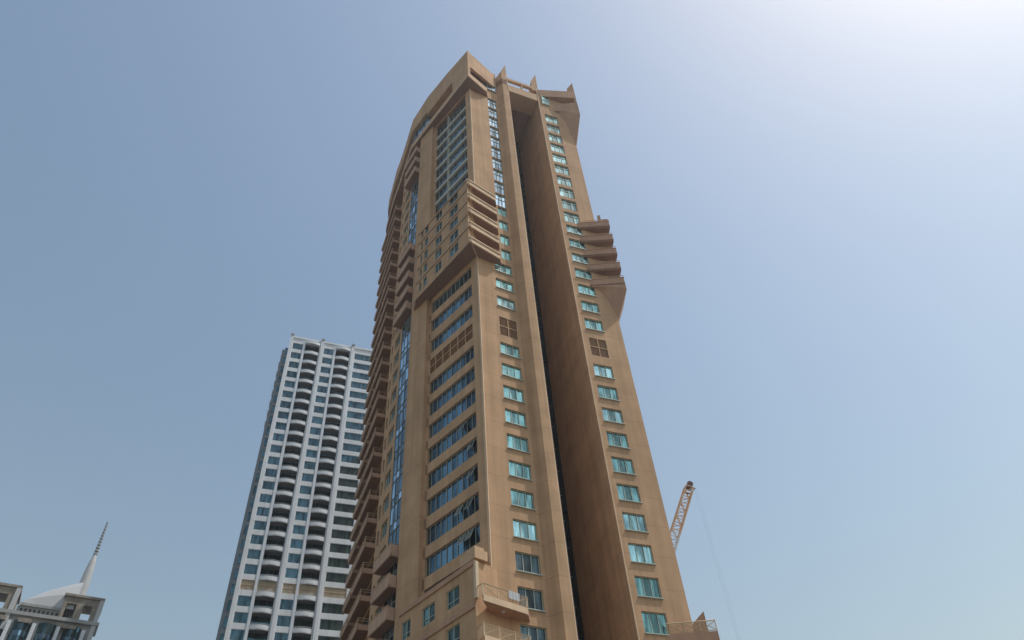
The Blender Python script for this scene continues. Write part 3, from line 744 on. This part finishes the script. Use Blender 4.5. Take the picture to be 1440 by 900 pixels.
kl = Kind(louvre('louvre_panel', 2.55, WH, 2, WLOUV), WT); kl2 = Kind(louvre('louvre_panel', 4.5, WH, 3, WLOUV), WT); kl3 = Kind(louvre('louvre_panel', 3.5, WH+0.6, 2, WLOUV), WT)
# balcony: curved white parapet over a slab
def curved_balcony():
    b = MB(); N = 9; w_ = 3.56; pts = []
    for i in range(N+1):
        x = w_*i/N; y = -0.10-0.5*math.sin(math.pi*(0.08+0.84*i/N)); pts.append((x, y))
    poly = [(0, 1.4)]+pts+[(w_, 1.4)]
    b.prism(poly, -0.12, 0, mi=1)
    for i in range(N):
        p, q_ = pts[i], pts[i+1]
        b.prism([p, q_, (q_[0]*0.94+0.1, q_[1]+0.14), (p[0]*0.94+0.1, p[1]+0.14)], -0.16, 0.80)
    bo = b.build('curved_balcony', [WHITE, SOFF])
    r = MB()
    for i in range(N): r.bar((*pts[i], 1.0), (*pts[i+1], 1.0), 0.03); r.bar((*pts[i], 0.8), (*pts[i], 1.0), 0.02)
    r.build('railing', WHITE2, bo)
    return bo
kbal = Kind(curved_balcony(), WT)
for k, z in rows:
    for bx in range(2):
        (kl if k == LK else kw).put(Wc, dW, bx*Bm+0.6, z-WH, WB, -0.2)
        if k == LK: kl3.put(Wc, dW, bx*Bm+3.8, z-WH-0.2, WB, -0.1)
        kbal.put(Wc, dW, bx*Bm+3.77, z-WH-0.95, WB, -0.15)
    (kl2 if k == LK else kw2).put(Wc, dW, 2*Bm+0.7, z-WH, WB, -0.2)
for bx in range(3):
    p = MB(); s = bx*Bm
    p.prism([WP(s-0.28, 0.35), WP(s+0.38, 0.35), WP(s+0.38, 0.003), WP(s-0.28, 0.003)], 0, ZW+0.3); p.build('pilaster', WHITE, WT, WB)
    p = MB(); p.prism([WP(s-0.35, 0.5), WP(s+0.45, 0.5), WP(s+0.45, -0.3), WP(s-0.35, -0.3)], ZW+0.31, ZW+0.9); p.build('pilaster_cap', GREY, WT, WB)
    if bx < 2:
        p = MB(); p.prism([WP(s+3.2, 0.12), WP(s+3.7, 0.12), WP(s+3.7, 0.003), WP(s+3.2, 0.003)], 0, ZW-1.2); p.build('mullion_strip', WHITE2, WT, WB)
pc = MB(); pc.prism([WP(0.4, 0.2), WP(24.5, 0.2), WP(24.5, -0.3), WP(0.4, -0.3)], ZW-0.3, ZW+0.25); pc.build('parapet', WHITE2, WT, WB)
for bx in range(2):                        # curved hood over the top balcony
    p = MB(); N = 8; w_ = 3.6; pts = [WP(bx*Bm+3.75+w_*i/N, 0.25+0.5*math.sin(math.pi*(0.05+0.9*i/N))) for i in range(N+1)]
    p.prism(pts+[WP(bx*Bm+7.35, 0.004), WP(bx*Bm+3.75, 0.004)], rows[0][1]+0.2, rows[0][1]+1.0); p.build('curved_hood', WHITE, WT, WB)
# side wing that peeps out past the corner
sdw = (math.sin(R(-22)), math.cos(R(-22)))
sA = at(WP(0), sdw, 2.5, 0); oA = at(sA, dW, -1.75); oB = at(oA, sdw, 14)
sw_ = MB(); so2 = [(11.9, 13.3, z-WH-0.3, z) for k, z in rows]
facade(sw_, oB, oA, 0, ZW-3, so2, 0.5)
sw_.quad((*oA, 0), (*sA, 0), (*sA, ZW-3), (*oA, ZW-3))
sw_.prism([oA, sA, at(sA, sdw, 14), oB], ZW-3.3, ZW-3.01)
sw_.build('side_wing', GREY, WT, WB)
dd_, _ = seg(oB, oA)
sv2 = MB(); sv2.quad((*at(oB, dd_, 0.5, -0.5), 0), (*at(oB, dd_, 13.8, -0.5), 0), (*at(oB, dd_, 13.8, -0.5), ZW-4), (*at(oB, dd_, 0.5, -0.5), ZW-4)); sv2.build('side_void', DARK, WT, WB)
sbm = MB(); xbox(sbm, 0, 2.0, -0.28, 0.05, 0, 0.55); xbox(sbm, 0.1, 1.9, -0.22, 0.0, 0.55, 0.6); sk = Kind(sbm.build('side_balcony', WHITE2), WT)
for k, z in rows[:7]: sk.put(oB, dd_, 9.3, z-WH-1.2, WB, 0.0)
for k in (1, 3, 5, 7): sk.put(oB, dd_, 1.2, rows[k][1]-1.0, WB, 0.0)
# narrow dark windows on the flank's street side
ks = Kind(window_proto('slot_window', 0.8, WH, 1, GREY, WGLASS, t=0.05), WT)
for k, z in rows: ks.put(oA, dW, 0.6, z-WH, WB, 0.03)

# =================================================================== DOMED BUILDING
DD = 180.0
def pol(az, d): return (d*math.sin(R(az)), d*math.cos(R(az)))
DB = (*pol(-36, DD), 0)
DT = thing('domed_building', 'pale building with a white dome, tapered spire and open square corner turrets at lower left', 'building', DB)
d6 = (math.sin(R(58)), math.cos(R(58)))
def on(az, o=0):                            # point on facade line through DB direction d6
    A = pol(-36, DD); B = (A[0]+d6[0]*10, A[1]+d6[1]*10); s = s_az(A, B, az); return at(A, d6, s, o)
zz = lambda te, d=DD: te*d+ZC
body = MB(); L0 = on(-42.0); L1 = on(-32.15)
inn = (math.sin(R(-32)), math.cos(R(-32)))
body.prism([L0, L1, (L1[0]+inn[0]*22, L1[1]+inn[1]*22), (L0[0]+inn[0]*22, L0[1]+inn[1]*22)], 0, zz(.4235)); body.build('body', CREAM, DT, DB)
cn = MB()
for (a0, a1, zl, zh, o) in ((-42, -32.0, zz(.4235), zz(.4275), 0.8), (-37.2, -34.5, zz(.4275)+.01, zz(.4375), -0.8), (-37.1, -34.6, zz(.4375)+.01, zz(.4405), -0.3)):
    cn.prism([on(a0, o), on(a1, o), on(a1, -5), on(a0, -5)], zl, zh)
for i in range(9):
    a = -37.0+0.27*i
    cn.prism([on(a, -0.6), on(a+.14, -0.6), on(a+.14, -0.9), on(a, -0.9)], zz(.4315), zz(.4345), mi=1)
cn.build('cornice', [CREAM, DARK], DT, DB)
def turret(a0, a1):
    A, B = on(a0, 0.3), on(a1, 0.3); d, L = seg(A, B); D = L
    z0, z1 = zz(.4275)+0.01, zz(.4545)
    t = MB(); Bk = lambda p: at(p, d, 0, -D)
    facade(t, A, B, z0, z1, [(0.7, 2.6, z0, z1-1.5), (L-3.4, L-1.6, z0, z1-1.5)], 0.7, mi=0)
    ct = (0.7, L-3.4, 2.6)
    t.quad((*B, z0), (*Bk(B), z0), (*Bk(B), z1), (*B, z1)); t.quad((*A, z0), (*Bk(A), z0), (*Bk(A), z1), (*A, z1))
    for sx in (0.0, L-0.8):
        t.prism([Bk(at(A, d, sx)), Bk(at(A, d, sx+0.8)), Bk(at(A, d, sx+0.8, 0.6)), Bk(at(A, d, sx, 0.6))], z0, z1-0.01)
    o_ = t.build('corner_turret', STONE, DT, DB)
    c = MB(); c.prism([at(A, d, -0.35, 0.35), at(B, d, 0.35, 0.35), at(Bk(B), d, 0.35, -0.35), at(Bk(A), d, -0.35, -0.35)], z1, z1+0.5); c.build('turret_cap', STONE, o_, DB)
    e_ = MB(); e_.prism([at(B, d, -0.55, 0.32), at(B, d, 0.3, 0.32), at(B, d, 0.3, -0.6), at(B, d, -0.55, -0.6)], z0-4, z1-0.02); e_.build('edge_pier', DOMEM, o_, DB)
turret(-34.6, -32.25); turret(-39.8, -37.45)
# dome: a low sail-like shell swelling towards the spire
dm = MB(); N = 22; M = 9; A = on(-37.1, -2.5); B = on(-33.9, -2.5); d, L = seg(A, B)
def hgt(u): return (0.05+0.95*(u**0.62))
prev = None
for i in range(N+1):
    u = i/N; h = hgt(u)*(zz(.4725, 186)-zz(.4405)); wd = 2.6+3.0*math.sin(math.pi*min(u*0.5+0.1, 0.5)); ring = []
    for j in range(M+1):
        th = math.pi*j/M; o = 0.0+wd*math.cos(th); zc = zz(.4405)+h*math.sin(th)**0.8
        ring.append((*at(A, d, L*u, o-wd*0.6), zc))
    if prev:
        for j in range(M): dm.quad(prev[j], prev[j+1], ring[j+1], ring[j])
    prev = ring
dm.quad(*prev)
dm.build('dome', DOMEM, DT, DB, smooth=True)
# spire
sp = MB(); cxy = on(-33.85, -4.0); dsp = math.hypot(*cxy)
zs = lambda te: te*dsp+ZC
prof = [(zs(.425), 1.15), (zs(.45), 1.15), (zs(.47), 1.1), (zs(.49), 0.92), (zs(.503), 0.68), (zs(.5135), 0.36)]
def lathe(mb, c, prof, n=16, ex=1.0):
    pv = None
    for z, r in prof:
        ring = [(c[0]+r*math.cos(2*math.pi*i/n), c[1]+r*math.sin(2*math.pi*i/n)*ex, z) for i in range(n)]
        if pv:
            for i in range(n): j = (i+1) % n; mb.quad(pv[i], pv[j], ring[j], ring[i])
        pv = ring
    mb.quad(*pv)
lathe(sp, cxy, prof); sp.build('spire', DOMEM, DT, DB, smooth=True)
an = MB(); z0, z1 = zs(.5130), zs(.562)
pf = []
nn = 11
for i in range(nn):
    za = z0+(z1-z0)*i/nn; zb = z0+(z1-z0)*(i+0.5)/nn; f = 1-i/nn*0.6
    pf += [(za, 0.22*f), (za+0.02, 0.5*f), (zb, 0.46*f), (zb+0.02, 0.2*f)]
pf.append((z1, 0.05)); lathe(an, cxy, pf, 10); an.build('antenna', mat('antenna_grey', (0.30, 0.32, 0.34), 0.5), DT, DB)
# glazed bulging bays under the cornice
for a0 in (-39.9, -38.45, -37.0, -35.55, -34.0):
    bay_ = MB(); a1 = a0+1.05; A, B = on(a0, 0), on(a1, 0); d, L = seg(A, B); N = 8; pts = [at(A, d, L*i/N, 0.05+1.0*math.sin(math.pi*i/N)) for i in range(N+1)]
    zt = zz(.4235)-0.9
    for i in range(N):
        for f in range(18):
            z = zt-3.3*(f+1); p, q_ = pts[i], pts[i+1]
            bay_.quad((*p, z+1.0), (*q_, z+1.0), (*q_, z+3.3), (*p, z+3.3), mi=0)
            bay_.quad((*p, z), (*q_, z), (*q_, z+1.0), (*p, z+1.0), mi=1)
    bay_.build('glazed_bay', [WGLASS, BLUE], DT, DB)
    rb = MB(); A = on(a0+1.12, 0.1); B = on(a0+1.33, 0.1); A2 = on(a0+1.12, 1.2); B2_ = on(a0+1.33, 1.2)
    rb.prism([A2, B2_, B, A], 8, zt-0.6); rb.build('white_rib', WHITE, DT, DB)
for a0, a1 in ((-38.3, -37.5), (-34.4, -33.3), (-36.8, -36.0)):
    lg = MB(); lg.prism([on(a0, 1.15), on(a1, 1.15), on(a1, 0.1), on(a0, 0.1)], zz(.4235)-1.6, zz(.4235)-0.75); lg.build('loggia_lintel', STONE, DT, DB)

# =================================================================== CRANE
CB = (13.0, 126.0, 0.0)
CT = thing('tower_crane', 'white and red lattice boom of a luffing crane rising behind the sand coloured tower', 'crane', CB)
tip = Vector((*pol(14.1, 130), 0.622*130+ZC)); piv = Vector((13.5, 127.0, 47.0))
def lattice(mb, a, b, w0, w1, n, mi=lambda t: 0, r=0.09, side=Vector((0.25, -0.97, 0.0))):
    ax = (b-a).normalized(); s = side-ax*side.dot(ax); s.normalize(); u = ax.cross(s)
    def ring(t):
        c = a+(b-a)*t; w = (w0+(w1-w0)*t)/2; return [c+u*w*x+s*w*y for x, y in ((1, 1), (-1, 1), (-1, -1), (1, -1))]
    pv = ring(0)
    for i in range(1, n+1):
        t = i/n; q = ring(t); k = mi((t+(i-1)/n)/2)
        for j in range(4):
            mb.bar(pv[j], q[j], r*1.4, k); mb.bar(q[j], q[(j+1) % 4], r, k)
            mb.bar(pv[j], q[(j+1) % 4] if i % 2 else q[j], r, k)
            if not i % 2: mb.bar(pv[(j+1) % 4], q[j], r, k)
        pv = q
boom = MB(); lattice(boom, piv, tip, 1.9, 1.55, 26, mi=lambda t: 1 if t > 0.72 else 0, r=0.085)
boom.build('boom', [STEELW, STEELR], CT, CB)
bh = MB(); ax = (tip-piv).normalized()
bh.bar(tip-ax*0.2, tip+ax*1.3, 0.6, n=6); bh.bar(tip+Vector((0.2, 0, 0.4)), tip+Vector((1.2, 0, -0.3)), 0.18, n=6); bh.bar(tip+Vector((-1.4, 0, -0.9)), tip+Vector((0.2, 0, -1.4)), 0.14)
bh.build('sheave_head', mat('rust_red_dark', (0.14, 0.07, 0.06), 0.6), CT, CB)
cb = MB(); h0 = tip+Vector((1.0, 0, 0)); cb.bar(h0, (h0.x+0.2, h0.y, 14), 0.014); cb.bar(h0+Vector((0.45, 0, 0)), (h0.x+0.65, h0.y, 14), 0.014); cb.build('hoist_cable', CABLE, CT, CB)
hk = MB(); hk.bar((h0.x+0.4, h0.y, 14), (h0.x+0.4, h0.y, 12.6), 0.3, n=6); hk.build('hook_block', STEELR, CT, CB)
ms = MB(); lattice(ms, Vector((13, 127, 0)), Vector((13, 127, 45)), 2, 2, 22, r=0.1, side=Vector((0, 1, 0))); ms.build('mast', STEELW, CT, CB)
mc = MB(); mc.prism([(11.2, 125.6), (14.8, 125.6), (14.8, 128.6), (11.2, 128.6)], 45.0, 47.2); mc.prism([(4.5, 126), (11.2, 126), (11.2, 128.2), (4.5, 128.2)], 45.6, 46.4); mc.prism([(4.5, 126), (6.8, 126), (6.8, 128.2), (4.5, 128.2)], 43.4, 45.6); mc.build('machinery_deck', STEELR, CT, CB)

# ------------------------------------------------------------------ hazy air
hz = MB(); hz.prism([(-420, -120), (420, -120), (420, 420), (-420, 420)], -1.0, 165.0)
hm = bpy.data.materials.new('thin_haze'); hm.use_nodes = True; nt = hm.node_tree
nt.nodes.remove(nt.nodes['Principled BSDF'])
pv = nt.nodes.new('ShaderNodeVolumePrincipled'); pv.inputs['Color'].default_value = (0.93, 0.94, 0.96, 1)
pv.inputs['Density'].default_value = 0.00032; pv.inputs['Anisotropy'].default_value = 0.6
nt.links.new(pv.outputs[0], nt.nodes['Material Output'].inputs['Volume'])
ho = hz.build('haze', hm); ho['kind'] = 'stuff'
